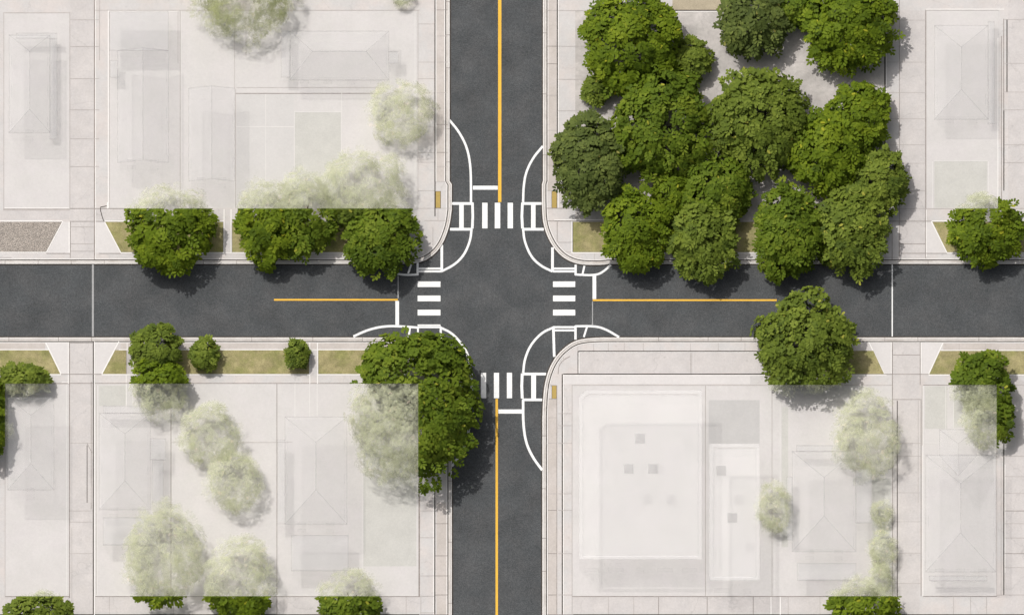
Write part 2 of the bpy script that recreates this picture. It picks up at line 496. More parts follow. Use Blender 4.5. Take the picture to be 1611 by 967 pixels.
for y in (31, 100, 145, 173, 228, 256, 328): H('d3', .8, y, 1580, 1700)
ln('l1', 1.8, (1465, 348), (1490, 398)); H('l1', 1.6, 347.5, 1466, 1900); H('l1', 1.6, 398, 1490, 1900); H('d2', .8, 398.4, 1414, 1490)
# south-west block
H('l1', 1.5, 549.8, -300, 78); H('l1', 1.5, 549.8, 187, 640); H('l1', 1.8, 589, -300, 96); H('l1', 1.8, 589, 160, 487); H('l1', 1.8, 589, 500, 640)
V('d2', 1.0, 109.3, 537, 940); V('l1', 1.4, 107.6, 539, 603); V('d1', 1.2, 146.8, 537, 967); V('l1', 1.6, 148.6, 537, 967)
ln('l1', 1.8, (72, 539), (96, 588)); ln('l1', 2.0, (187, 537), (160, 588)); H('d2', .8, 588.3, 96, 160); H('d2', .8, 538.8, 110, 147)
V('l1', 1.5, 487.5, 538, 603); V('l1', 1.5, 499.5, 538, 603); V('d2', .7, 486.3, 550, 588); V('d2', .7, 501, 550, 588)
V('d2', .8, 199, 551, 588); V('l1', 1.0, 209.5, 538, 602); V('l1', 1.0, 198.5, 589, 640); V('l2', 1.0, 208.7, 604, 640); V('l1', 1.2, 200, 538, 549)
H('d2', .9, 602.6, -300, 660); H('l1', 1.0, 600.8, 97, 108); H('d3', .9, 603.5, 8, 109)
V('d3', .9, 8, 603, 937); V('l2', 1.2, 105, 605, 935); V('d2', 1.1, 269, 603, 937); V('l2', 1.1, 270.6, 640, 937); V('d2', .9, 435.6, 603, 967)
V('l2', 1.2, 464, 603, 656); V('l2', 1.2, 487, 603, 655); V('l2', 1.2, 499, 603, 655); V('d3', .7, 152, 605, 937); V('l2', 1.2, 153.4, 606, 935)
for y in (696.5, 803, 820.5, 870): H('d3', .8, y, 110, 146)
V('d1', .8, 137, 700, 790); V('d2', .8, 143.5, 600, 800); V('d3', .8, 143.7, 765, 790); ln('d2', .7, (137, 697), (145, 712)); V('d3', .7, 113, 830, 967)
H('d3', .8, 695.5, 270, 436); H('d3', .8, 695, 436, 460)
H('d2', .9, 937.5, 150, 661); H('d2', 1.0, 937.5, 8, 109); H('l2', 1.4, 935.5, 150, 657)
V('d2', 1.8, 659.5, 603, 938); V('d1', 1.2, 684, 772, 1200); V('l1', 1.4, 682.2, 772, 1200); V('l1', 1.2, 704.8, 772, 1200)
for y in (803, 845, 905, 937, 963): H('d3', .8, y, 661, 683)
for y in (823, 873.5, 905, 935): H('d2', .8, y, 685, 704)
V('d3', .8, 662, 938, 967); V('d3', .8, 639, 938, 967); V('d3', .8, 273, 938, 967); V('d3', .8, 172, 938, 967)
H('d1', 1.4, 966.2, -300, 660); H('d1', 1.4, 966.2, 902, 1800); H('d2', 1.0, 966, 661, 704); H('d2', 1.0, 966, 861, 902)
H('l2', 1.2, 700, 571, 655); V('l2', 1.2, 570, 690, 935)
# south-east block
H('d1', 1.1, 552.3, 910, 1200); H('l1', 1.2, 554, 911, 1200); V('d1', .9, 909.3, 552, 587); V('l1', 1.4, 911, 554, 587)
H('d1', 1.3, 588.2, 886, 1260); H('l1', 1.5, 590, 887, 1395); V('d1', 1.3, 884.6, 588, 1200); V('l1', 1.4, 886.4, 589, 1200)
H('d3', .8, 588.3, 1260, 1461)
V('d2', .8, 876, 606, 1200); V('d3', .8, 862, 600, 1200)
ln('d2', .8, *smooth([(878, 588), (879, 575), (886, 566), (897, 560)])); ln('d3', .8, (887, 568), (886, 555)); V('d3', .8, 909, 537, 552); V('d3', .8, 934, 537, 552)
for x in (957, 982, 1012, 1086, 1130, 1172): V('d3', .8, x, 538, 552)
V('d2', .7, 1087, 554, 587); H('d2', .8, 606, 862, 876); H('d2', .8, 627, 862, 876)
for y in (656.5, 696.5, 776, 802, 870, 935): H('d2' if y > 800 else 'd3', .8, y, 862, 876)
for y in (650, 669, 696.8, 776, 802, 870, 935): H('d3', .8, y, 878, 900)
for x in (957, 997, 1036, 1112.5, 1185): V('d3' if x < 1000 else 'd2', .8, x, 938, 966)
for x in (1240, 1290, 1500, 1527, 1552): V('d3', .8, x, 938, 966)
V('d3', .9, 900, 605, 967); H('d3', .9, 605.6, 900, 1405); V('d3', 1.3, 1110, 606, 937); V('l2', 1.2, 1112, 606, 937); H('d2', 1.0, 937.4, 900, 1405)
V('l2', 1.2, 1213, 606, 640); V('l2', 1.2, 1227.5, 627, 860); V('d3', .8, 1214.5, 606, 937); V('l1', 1.5, 1213, 938, 966); V('l1', 1.5, 1227.7, 938, 966)
V('d2', .9, 1404, 537, 940); V('l1', 1.3, 1402.3, 539, 587); V('d1', .9, 1411.6, 630, 955); V('d2', .8, 1447.6, 537, 605); V('l1', 1.4, 1449.5, 539, 587)
V('d2', .8, 1449, 627, 937); V('l1', 1.3, 1452, 606, 937); V('d2', .8, 1451, 606, 700); V('d3', .8, 1444.5, 630, 790)
for y in (558, 628, 697, 717, 774.5, 820, 869.5, 917): H('d2' if y in (558, 628) else 'd3', .8, y, 1405, 1448)
ln('l1', 1.8, (1367, 538), (1391, 588)); ln('l1', 1.8, (1484, 538), (1461, 588)); H('d2', .8, 588.3, 1391, 1461)
H('l1', 1.6, 551, 1480, 1900); H('l1', 1.8, 589.5, 1461, 1900); H('d2', .8, 539, 1405, 1448); V('d3', .7, 1509, 540, 550); V('d3', .7, 1550, 540, 550)
H('d2', .9, 605.4, 1452, 1568); H('d3', .8, 605.4, 1580, 1800); V('d3', .9, 1568, 606, 937); H('d2', .9, 937.2, 1452, 1568); H('d3', .8, 935, 1568, 1580)
V('d1', 1.2, 1579.2, 640, 935); V('l1', 1.2, 1581.2, 730, 900); V('d3', .8, 1575, 720, 936)
for y in (668, 717, 749, 775.5, 803, 823, 845.5, 870, 892, 935): H('d2' if y in (803, 870) else 'd3', .8, y, 1581, 1700)
V('l2', 1.2, 1488, 606, 675); V('l2', 1.2, 1500, 606, 674); H('l2', 1.2, 696, 1455, 1478)
for k, mb in J.items():
    mb.build({'d1': 'dark_paving_joint', 'd2': 'paving_joint', 'd3': 'faint_paving_joint', 'l1': 'light_edging', 'l2': 'pale_edging'}[k], M[k], kind='structure')

# ------------------------------------------------------------------ road markings
def mark(name, mat, *strips):
    mb = MB()
    for w, pts in strips:
        ribbon_to(mb, pts, w, 0.006)
    return mb.build(name, M[mat], kind='structure')

def bar(x0, y0, x1, y1):
    """A filled bar as (width, centre line)."""
    if x1 - x0 < y1 - y0:
        return (x1 - x0, [((x0 + x1) / 2, y0), ((x0 + x1) / 2, y1)])
    return (y1 - y0, [(x0, (y0 + y1) / 2), (x1, (y0 + y1) / 2)])

mark('yellow_centre_line', 'yellow', bar(783.6, Y0, 788.8, 318))
mark('yellow_centre_line', 'yellow', bar(779.6, 627, 783.4, Y1))
mark('yellow_centre_line', 'yellow', bar(431, 470, 626, 472.8))
mark('yellow_centre_line', 'yellow', bar(932.5, 470.6, 1222, 473.4))
mark('stop_line', 'white', bar(744, 292.3, 783, 298.4)); mark('stop_line', 'white', bar(784, 643.6, 821, 650.2))
mark('stop_line', 'white', bar(622, 473.2, 627.8, 511)); mark('stop_line', 'white', bar(932.2, 433, 938, 470.2))
mark('road_seam', 'greyl', bar(144.6, 416, 147.6, 529)); mark('road_seam', 'white', bar(1402.8, 416, 1404.6, 529))
mark('road_seam', 'greyl', bar(625.4, 434, 627.4, 469)); mark('road_seam', 'greyl', bar(931.4, 474, 932.9, 512))
for x0, x1 in ((758.6, 767), (778.4, 787), (798.6, 807)): mark('crosswalk_bar', 'white', bar(x0, 319, x1, 359.2))
for x0, x1 in ((756.6, 764.8), (777, 785.2), (797.4, 805.6)): mark('crosswalk_bar', 'white', bar(x0, 586, x1, 626))
for y0, y1 in ((442.6, 451.4), (464.8, 473.8), (487, 496)):
    mark('crosswalk_bar', 'white', bar(657, y0, 693, y1)); mark('crosswalk_bar', 'white', bar(870, y0, 905, y1))
W = 3.6
# north-west bulb-out
mark('kerb_extension_line', 'white',
     (W, smooth([(707, 189), (722, 207), (735, 232), (740.5, 262), (741, 300), (741, 318)])), (4.2, [(711, 320.2), (743, 320.2)]),
     (4.0, [(743.2, 318.5), (743.8, 340), (743.0, 359.5)]), (4.2, [(708, 360.6), (743, 360.6)]), (7.0, [(726, 322), (726, 358.8)]),
     (W, smooth([(741.8, 360), (740, 378), (731, 400), (716, 416), (694, 427)], 3)), (4.2, [(695, 385), (695, 427)]),
     (3.2, [(657, 422.4), (693, 422.4)]), (3.2, [(657, 426.8), (694, 426.8)]), (3.4, [(657, 412), (657, 433)]),
     (3.2, smooth([(658, 431.6), (640, 432.5), (625, 431), (610, 424)])), (3.0, [(647, 416), (642, 430)]))
# north-east bulb-out
mark('kerb_extension_line', 'white',
     (W, smooth([(854, 230), (838, 249), (827, 272), (823.5, 295), (823, 318)])), (4.2, [(822, 320.2), (852, 320.2)]),
     (4.2, [(822, 318.6), (821, 340), (822, 359.5)]), (4.2, [(822, 360.6), (855.5, 360.6)]), (7.0, [(839, 322), (839, 358.8)]),
     (W, smooth([(823, 360), (825, 380), (836, 405), (852, 419), (869.5, 427)], 3)), (4.2, [(869.2, 389), (869.2, 427)]),
     (3.2, [(870, 422.4), (905, 422.4)]), (3.2, [(870, 426.8), (905, 426.8)]), (3.4, [(905.6, 416), (905.6, 433)]),
     (3.4, smooth([(905, 431.6), (928, 433), (942, 431.5), (952, 425), (961, 416.5)])), (3.0, [(919.5, 418), (916.5, 431)]))
# south-west bulb-out
mark('kerb_extension_line', 'white',
     (W, smooth([(556, 529), (580, 518), (606, 512.6), (630, 513), (657, 515)])), (3.2, [(657, 514.4), (694, 514.4)]), (2.2, [(657, 511.3), (693, 511.3)]),
     (W, smooth([(693, 515), (712, 524), (731, 546), (739, 566), (741, 586)], 3)), (3.4, [(693.4, 516), (693.4, 552)]), (3.2, [(645, 515), (643, 530)]), (3.0, [(657.5, 516), (657.5, 530)]),
     (4.0, [(712, 587.5), (742, 587.5)]), (4.0, [(741.4, 586), (742.6, 606), (741.4, 626)]), (4.0, [(712, 627.5), (741, 627.5)]), (7.0, [(726, 589), (726, 626)]),
     (W, smooth([(740.5, 626), (740.5, 660), (735, 690), (726, 712), (711, 733)])))
# south-east bulb-out
mark('kerb_extension_line', 'white',
     (W, smooth([(870.5, 515), (852, 523), (834, 543), (825, 566), (823.2, 586)], 3)), (3.2, [(870, 514.4), (905, 514.4)]), (3.2, [(870, 519.4), (905, 519.4)]),
     (4.0, [(870.6, 516), (872, 561)]), (3.6, [(905.4, 512), (905.4, 534)]), (3.4, smooth([(905, 513), (935, 512.6), (952, 517), (974, 530)])), (3.0, [(923.5, 514), (918.5, 530)]),
     (4.2, [(822, 588), (859, 588)]), (4.4, [(821.6, 587), (820.8, 607), (821.6, 626.5)]), (4.0, [(822, 628.5), (853, 628.5)]), (7.6, [(839.5, 590), (839.5, 627)]),
     (4.0, smooth([(823, 628), (823, 665), (827, 695), (838, 719), (853, 739)])))

# ------------------------------------------------------------------ verge planting beds
for pts in ([(165, 349), (351, 349), (351, 396.5), (189, 396.5)], rect(365, 349, 640, 396.5),
            [(-300, 550.5), (78, 550.5), (95, 588), (-300, 588)], [(180, 550.5), (198.5, 550.5), (198.5, 588), (161, 588)], rect(210, 550.5, 486, 588), rect(501, 550.5, 640, 588),
            rect(901, 349, 1393, 396.5), [(1467, 349), (1900, 349), (1900, 396.5), (1490, 396.5)], [(1240, 551.5), (1374, 551.5), (1391, 588), (1240, 588)],
            [(1479, 551.5), (1900, 551.5), (1900, 588.5), (1462, 588.5)]):
    flat_poly('grass', pts, Z_PAVE + 0.02, M['grass'], kind='stuff')
flat_poly('bare_earth_strip', rect(199.5, 551, 209, 588), Z_PAVE + 0.015, M['plaza'])
gb = flat_poly('gravel', [(-300, 349), (98, 349), (73, 396), (-300, 396)], Z_PAVE + 0.012, M['gravelbase'], kind='stuff')
peb = MB()
rr = random.Random(3)
for i in range(5200):
    py = rr.uniform(350, 395.5)
    px = rr.uniform(-40, 98 - (py - 349) / 47 * 25 - 0.6)
    c = Vector(P(px, py, Z_PAVE + 0.02)); s = rr.uniform(0.025, 0.065)
    a = rr.uniform(0, 6.28)
    ring = [c + Vector((math.cos(a + k * 1.257) * s * rr.uniform(.8, 1.2), math.sin(a + k * 1.257) * s * rr.uniform(.8, 1.2), 0)) for k in range(5)]
    top = c + Vector((rr.uniform(-.3, .3) * s, rr.uniform(-.3, .3) * s, s * 0.8))
    for k in range(5): peb.face([ring[k], ring[(k + 1) % 5], top])
tag(peb.build('gravel', M['stone'], kind='stuff', fix=False))

# ------------------------------------------------------------------ tactile plates
def tactile(x0, y0, x1, y1, label):
    ax, ay, _ = P(x0, y1, Z_PAVE); bx, by, _ = P(x1, y0, Z_PAVE)
    e = empty('tactile_plate', ((ax + bx) / 2, (ay + by) / 2, Z_PAVE), label, 'tactile plate', 'ochre tactile plates at the corners')
    mb = MB(); mb.box(ax, ay, Z_PAVE, bx, by, Z_PAVE + 0.018); mb.build('plate', M['gold'], e)
    mb = MB(); t = 0.05
    mb.box(ax - t, ay - t, Z_PAVE, bx + t, ay, Z_PAVE + .014); mb.box(ax - t, by, Z_PAVE, bx + t, by + t, Z_PAVE + .014)
    mb.box(ax - t, ay, Z_PAVE, ax, by, Z_PAVE + .014); mb.box(bx, ay, Z_PAVE, bx + t, by, Z_PAVE + .014)
    mb.build('frame', M['d1'], e)

tactile(685.6, 301.5, 692.8, 327, 'plain ochre plate in the pavement left of the top crosswalk')
tactile(868.4, 301.5, 875.8, 327, 'plain ochre plate in the pavement right of the top crosswalk')
tactile(868.6, 606.5, 875.4, 626.5, 'plain ochre plate in the pavement right of the bottom crosswalk')


# ------------------------------------------------------------------ buildings (pale, half see-through)
def wpx(r, h):
    """Pixel rect seen at height h -> world x0, y0, x1, y1."""
    a = P(r[0], r[3], h); b = P(r[2], r[1], h)
    return a[0], a[1], b[0], b[1]


def hip_roof(mb, tr, x0, y0, x1, y1, z, rise, axis, inset=None, gable=False, th=0.16, ridge=True):
    mx, my = (x0 + x1) / 2, (y0 + y1) / 2
    ins = 0.0 if gable else (inset if inset is not None else min(x1 - x0, y1 - y0) / 2)
    if axis == 'y':
        A, B = (mx, y0 + ins, z + rise), (mx, y1 - ins, z + rise)
    else:
        A, B = (x0 + ins, my, z + rise), (x1 - ins, my, z + rise)
    c = [(x0, y0, z), (x1, y0, z), (x1, y1, z), (x0, y1, z)]
    if axis == 'y':
        mb.face([c[0], c[1], A]); mb.face([c[1], c[2], B, A]); mb.face([c[2], c[3], B]); mb.face([c[3], c[0], A, B])
        hips = [(c[0], A), (c[1], A), (c[2], B), (c[3], B)]
    else:
        mb.face([c[0], c[1], B, A]); mb.face([c[1], c[2], B]); mb.face([c[2], c[3], A, B]); mb.face([c[3], c[0], A])
        hips = [(c[0], A), (c[3], A), (c[1], B), (c[2], B)]
    if tr is not None:
        if ridge:
            tr.bar(A, B, .10, .05)
            for a, b in hips: tr.bar(a, b, .07, .04)
    return A, B


def fascia(tr, x0, y0, x1, y1, z, w=0.10, h=0.16):
    tr.box(x0 - w, y0 - w, z - h, x1 + w, y0, z); tr.box(x0 - w, y1, z - h, x1 + w, y1 + w, z)
    tr.box(x0 - w, y0, z - h, x0, y1, z); tr.box(x1, y0, z - h, x1 + w, y1, z)


def window(root, x, y, z, w, h, face):
    """A framed window on the south ('s'), north, west or east face of a wall."""
    fr, pn = MB(), MB(); t = 0.08; d = 0.05
    def bx(mb, a0, a1, z0, z1, d0, d1):
        if face == 's': mb.box(x + a0, y - d1, z0, x + a1, y - d0, z1)
        elif face == 'n': mb.box(x + a0, y + d0, z0, x + a1, y + d1, z1)
        elif face == 'w': mb.box(x - d1, y + a0, z0, x - d0, y + a1, z1)
        else: mb.box(x + d0, y + a0, z0, x + d1, y + a1, z1)
    bx(fr, -w / 2, w / 2, z, z + t, .004, d); bx(fr, -w / 2, w / 2, z + h - t, z + h, .004, d)
    bx(fr, -w / 2, -w / 2 + t, z + t, z + h - t, .004, d); bx(fr, w / 2 - t, w / 2, z + t, z + h - t, .004, d)
    f = fr.build('window', M['f_win'], root)
    bx(pn, -w / 2 + t, w / 2 - t, z + t, z + h - t, .006, .02)
    pn.build('pane', M['f_glass'], f, fix=True)


def door(root, x, y, z, face='s'):
    mb, hd = MB(), MB()
    s = -1 if face == 's' else 1
    ya, yb = sorted((y + s * .004, y + s * .06))
    mb.box(x - .48, ya, z, x + .48, yb, z + 2.1)
    d = mb.build('door', M['f_glass'], root)
    ya, yb = sorted((y + s * .062, y + s * .12))
    hd.box(x + .32, ya, z + 1.0, x + .42, yb, z + 1.06)
    hd.build('handle', M['f_trim'], d)


HG = 'pale houses on the lots'


def house(label, r, h, rise, axis, gable=False, inset=None, exts=(), doors=True, name='house', wing=None, group=HG):
    x0, y0, x1, y1 = wpx(r, h)
    e = empty(name, ((x0 + x1) / 2, (y0 + y1) / 2, Z_PAVE), label, 'house', group)
    ov = 0.28
    wx0, wy0, wx1, wy1 = x0 + ov, y0 + ov, x1 - ov, y1 - ov
    wl, rf, tr = MB(), MB(), MB()
    wl.walls(wx0, wy0, Z_PAVE + .01, wx1, wy1, h)
    if gable:
        mx, my = (wx0 + wx1) / 2, (wy0 + wy1) / 2
        k = rise * (1 - ov / ((x1 - x0) / 2 if axis == 'y' else (y1 - y0) / 2)) if True else rise
        if axis == 'y':
            wl.face([(wx0, wy0, h), (wx1, wy0, h), (mx, wy0, h + k)]); wl.face([(wx1, wy1, h), (wx0, wy1, h), (mx, wy1, h + k)])
        mb = rf
        mxr = (x0 + x1) / 2
        A, B = (mxr, y0, h + rise), (mxr, y1, h + rise)
        rf.face([(x1, y0, h), (x1, y1, h), B, A]); rf.face([(x0, y1, h), (x0, y0, h), A, B])
        tr.bar(A, B, .10, .05)
        for a, b in (((x0, y0, h), A), ((x1, y0, h), A), ((x0, y1, h), B), ((x1, y1, h), B), ((x0, y0, h), (x0, y1, h)), ((x1, y0, h), (x1, y1, h))): tr.bar(a, b, .10, .05)
    else:
        hip_roof(rf, tr, x0, y0, x1, y1, h, rise, axis, inset)
        fascia(tr, x0, y0, x1, y1, h)
    if wing:
        (a0, b0, a1, b1) = wpx(wing, h)
        hw = (a1 - a0) / 2; k = rise * .72; mx = (a0 + a1) / 2
        yy = y1 - (y1 - y0) * 0.0
        back = y1 - (x1 - x0) / 2 * k / rise
        rf.face([(a0, b1, h + .003), (a1, b1, h + .003), (mx, b1 - hw, h + k)][::-1])
        rf.face([(a0, y1, h + .003), (a0, b1, h + .003), (mx, b1 - hw, h + k), (mx, back, h + k)][::-1])
        rf.face([(a1, b1, h + .003), (a1, y1, h + .003), (mx, back, h + k), (mx, b1 - hw, h + k)][::-1])
        for p, q in (((a0, b1, h), (mx, b1 - hw, h + k)), ((a1, b1, h), (mx, b1 - hw, h + k)), ((mx, b1 - hw, h + k), (mx, back, h + k)), ((a0, y1, h), (mx, back, h + k)), ((a1, y1, h), (mx, back, h + k))):
            tr.bar((p[0], p[1], p[2] + .005), (q[0], q[1], q[2] + .005), .07, .04)
        tr.bar((a0, y1, h - .12), (a0, b1, h - .12), .1, .12); tr.bar((a1, y1, h - .12), (a1, b1, h - .12), .1, .12); tr.bar((a0, b1, h - .12), (a1, b1, h - .12), .1, .12)
        wl.walls(a0 + ov, y1 - ov, Z_PAVE + .01, a1 - ov, b1 - ov, h)
    wl.build('wall', M['f_wall'], e)
    ro = rf.build('roof', M['f_roof'], e)
    tr.build('ridge_and_eave_trim', M['f_trim'], ro)
    wid = wx1 - wx0
    n = max(1, int(wid / 2.4))
    levels = [0.95] if h < 4.2 else [0.95, 3.55]
    for z in levels:
        for i in range(n):
            xx = wx0 + wid * (i + .5) / n
            if doors and z < 1.5 and i == n // 2:
                door(e, xx, wy0, Z_PAVE + .02); continue
            window(e, xx, wy0, z, 1.0, 1.25, 's')
    m2 = max(1, int((wy1 - wy0) / 3.6))
    for i in range(m2):
        yy = wy0 + (wy1 - wy0) * (i + .5) / m2
        window(e, wx0, yy, 0.95, 1.0, 1.2, 'w'); window(e, wx1, yy, 0.95, 1.0, 1.2, 'e')
    for nm, er, eh in exts:
        ax0, ay0, ax1, ay1 = wpx(er, eh)
        mb, rb = MB(), MB()
        mb.walls(ax0 + .12, ay0 + .12, Z_PAVE + .01, ax1 - .12, ay1 - .12, eh - .12)
        o = mb.build(nm, M['f_wall'], e)
        rb.box(ax0, ay0, eh - .12, ax1, ay1, eh)
        q = rb.build('roof_slab', M['f_roof'], o)
        tb = MB()
        t_ = .09
        tb.box(ax0 - t_, ay0 - t_, eh - .14, ax1 + t_, ay0, eh + .01); tb.box(ax0 - t_, ay1, eh - .14, ax1 + t_, ay1 + t_, eh + .01)
        tb.box(ax0 - t_, ay0, eh - .14, ax0, ay1, eh + .01); tb.box(ax1, ay0, eh - .14, ax1 + t_, ay1, eh + .01)
        tb.build('eave_trim', M['f_trim'], o)
    return e


house('pale grey house with long hipped roof on the far left lot above the road', (15, 56, 78, 208), 4.8, 1.5, 'y', exts=[('rear_porch', (27, 53, 89, 60), 2.6), ('side_passage', (79, 62, 89, 218), 1.2)])
house('pale house with long straight gabled roof, second from left above the road', (185, 80, 265, 256), 4.4, 1.2, 'y', gable=True,
      exts=[('rear_annexe', (173, 19, 264, 79), 3.6), ('side_porch', (174, 96, 185, 121), 2.2)])
house('faint narrow gabled house between the long gabled house and the paved yards', (297, 139, 369, 285), 4.2, 1.0, 'y', gable=True)
house('pale house with wide hipped roof and sideways ridge above the lone faded tree', (457, 50, 611, 125), 3.6, 1.7, 'x', inset=2.6,
      exts=[('side_porch', (443, 50, 456, 121), 2.4), ('side_bay', (612, 82, 626, 99), 2.4)])
house('pale grey hipped house on the far right lot above the road', (1471, 41, 1554, 187), 3.6, 1.7, 'y', exts=[('side_passage', (1555, 35, 1564, 194), 1.4)])
house('faint hipped house on the far left lot below the road', (13, 625, 84, 769), 5.4, 1.7, 'y')
house('pale hipped house with stepped side annexe and square rear room, lower left', (157, 650, 236, 800), 5.2, 1.6, 'y',
      exts=[('front_porch', (163, 639, 235, 649), 2.6), ('side_annexe', (237, 690, 260, 722), 2.8), ('side_lean_to', (240, 723, 256, 790), 2.2), ('rear_room', (163, 814, 246, 856), 3.0)])
house('pale hipped house with ribbed rear extension beside the big half-faded tree', (449, 656, 545, 823), 5.4, 1.9, 'y',
      exts=[('side_annexe', (437, 692, 448, 822), 2.6), ('rear_extension', (459, 842, 547, 896), 3.2)])
house('pale hipped house with stepped side bay, in front of faded trees, lower right', (1247, 710, 1346, 866), 5.4, 2.0, 'y',
      exts=[('front_step', (1254, 701, 1320, 709), 2.6), ('side_bay', (1347, 738, 1370, 821), 4.0), ('rear_room', (1255, 886, 1346, 911), 3.0), ('side_step', (1238, 750, 1246, 848), 2.0)])
house('pale cross-roofed house with projecting front wing on the lower far right lot', (1457, 716, 1566, 898), 4.6, 2.2, 'y', wing=(1478, 675, 1537, 716),
      exts=[('rear_porch', (1463, 906, 1552, 912), 2.2)])


def skylight(root, px, py, zr, s=0.56):
    x, y, z = P(px, py, zr)
    mb = MB(); mb.box(x - s, y - s, z, x + s, y + s, z + .25)
    o = mb.build('skylight', M['f_sky'], root)
    pb = MB(); t = (x, y, z + .85); c = [(x - s, y - s, z + .253), (x + s, y - s, z + .253), (x + s, y + s, z + .253), (x - s, y + s, z + .253)]
    for i in range(4): pb.face([c[i], c[(i + 1) % 4], t])
    pb.build('glazed_pyramid', M['f_sky'], o)


def flat_block(label, r, h, chamfer, lights, strokes, name='flat_roofed_building', pw=0.42):
    x0, y0, x1, y1 = wpx(r, h)
    e = empty(name, ((x0 + x1) / 2, (y0 + y1) / 2, Z_PAVE), label, 'commercial building', 'pale flat roofed buildings')
    c = chamfer / S
    def outl(d):
        k = c - d * 0.4 if c else 0
        p = [(x0 + d, y0 + d), (x1 - d, y0 + d), (x1 - d, y1 - d)]
        if c: p += [(x0 + d + k, y1 - d), (x0 + d, y1 - d - k)]
        else: p += [(x0 + d, y1 - d)]
        return p
    O, I, I2 = outl(0), outl(pw), outl(pw + .35)
    wl = MB()
    for i in range(len(O)):
        a, b = O[i], O[(i + 1) % len(O)]
        wl.face([(*a, Z_PAVE + .01), (*b, Z_PAVE + .01), (*b, h), (*a, h)])
    wl.build('wall', M['f_wall'], e)
    rb = MB(); rb.face([(*p, h - .55) for p in I]); ro = rb.build('roof', M['f_deck'], e)
    pb = MB()
    for i in range(len(O)):
        j = (i + 1) % len(O)
        pb.face([(*O[i], h), (*O[j], h), (*I[j], h), (*I[i], h)])
    pb.build('parapet', M['f_cap'], e)
    tb = MB()
    for i in range(len(O)):
        j = (i + 1) % len(O)
        tb.bar((*O[i], h - .03), (*O[j], h - .03), .10, .06)
        tb.bar((*I[i], h - .54), (*I[j], h - .54), .12, .05)
    tb.build('coping_edge', M['f_win'], e)
    for px, py in lights: skylight(e, px, py, h - .55)
    n = max(2, int((x1 - x0) / 2.6))
    for i in range(n):
        xx = x0 + (x1 - x0) * (i + .5) / n
        if i == n // 2: door(e, xx, y0, Z_PAVE + .02)
        else: window(e, xx, y0, 0.6, 1.8, 1.7, 's')
    sb = MB()
    for (ax, az, bx_, bz) in strokes:
        dx, dz = bx_ - ax, bz - az
        L_ = math.hypot(dx, dz); nx, nz = -dz / L_ * .05, dx / L_ * .05
        a = (x0 + ax, y0 - .03, az); 
        sb.face([(x0 + ax - nx, y0 - .03, az - nz), (x0 + bx_ - nx, y0 - .03, bz - nz), (x0 + bx_ + nx, y0 - .03, bz + nz), (x0 + ax + nx, y0 - .03, az + nz)])
    sb.build('wall_mark', M['f_trim'], e)
    return e


g9 = [(3.0, 3.3, 3.0, 4.5), (3.0, 4.5, 3.25, 4.5), (3.55, 3.6, 3.7, 4.3), (3.7, 4.3, 4.0, 4.3), (3.55, 3.6, 3.85, 3.4), (4.3, 4.1, 4.6, 4.4), (4.75, 4.4, 4.95, 4.1)]
flat_block('large pale flat roofed building with chipped corner and three small skylights', (911, 613.5, 1104, 879), 5.9, 11, [(1007, 690), (989, 737.5), (1027, 737.5)], g9)
g10 = [(2.1, 3.9, 2.35, 4.2), (2.1, 3.4, 2.4, 3.4), (2.7, 3.4, 2.7, 4.2), (3.0, 4.2, 3.25, 3.9), (3.0, 3.4, 3.3, 3.4), (3.55, 3.5, 3.55, 4.2)]
flat_block('narrow white flat roofed building with two small skylights, behind a grey forecourt', (1116, 697.5, 1195, 912), 5.7, 0, [(1134.5, 740.5), (1152, 814.5)], g10)


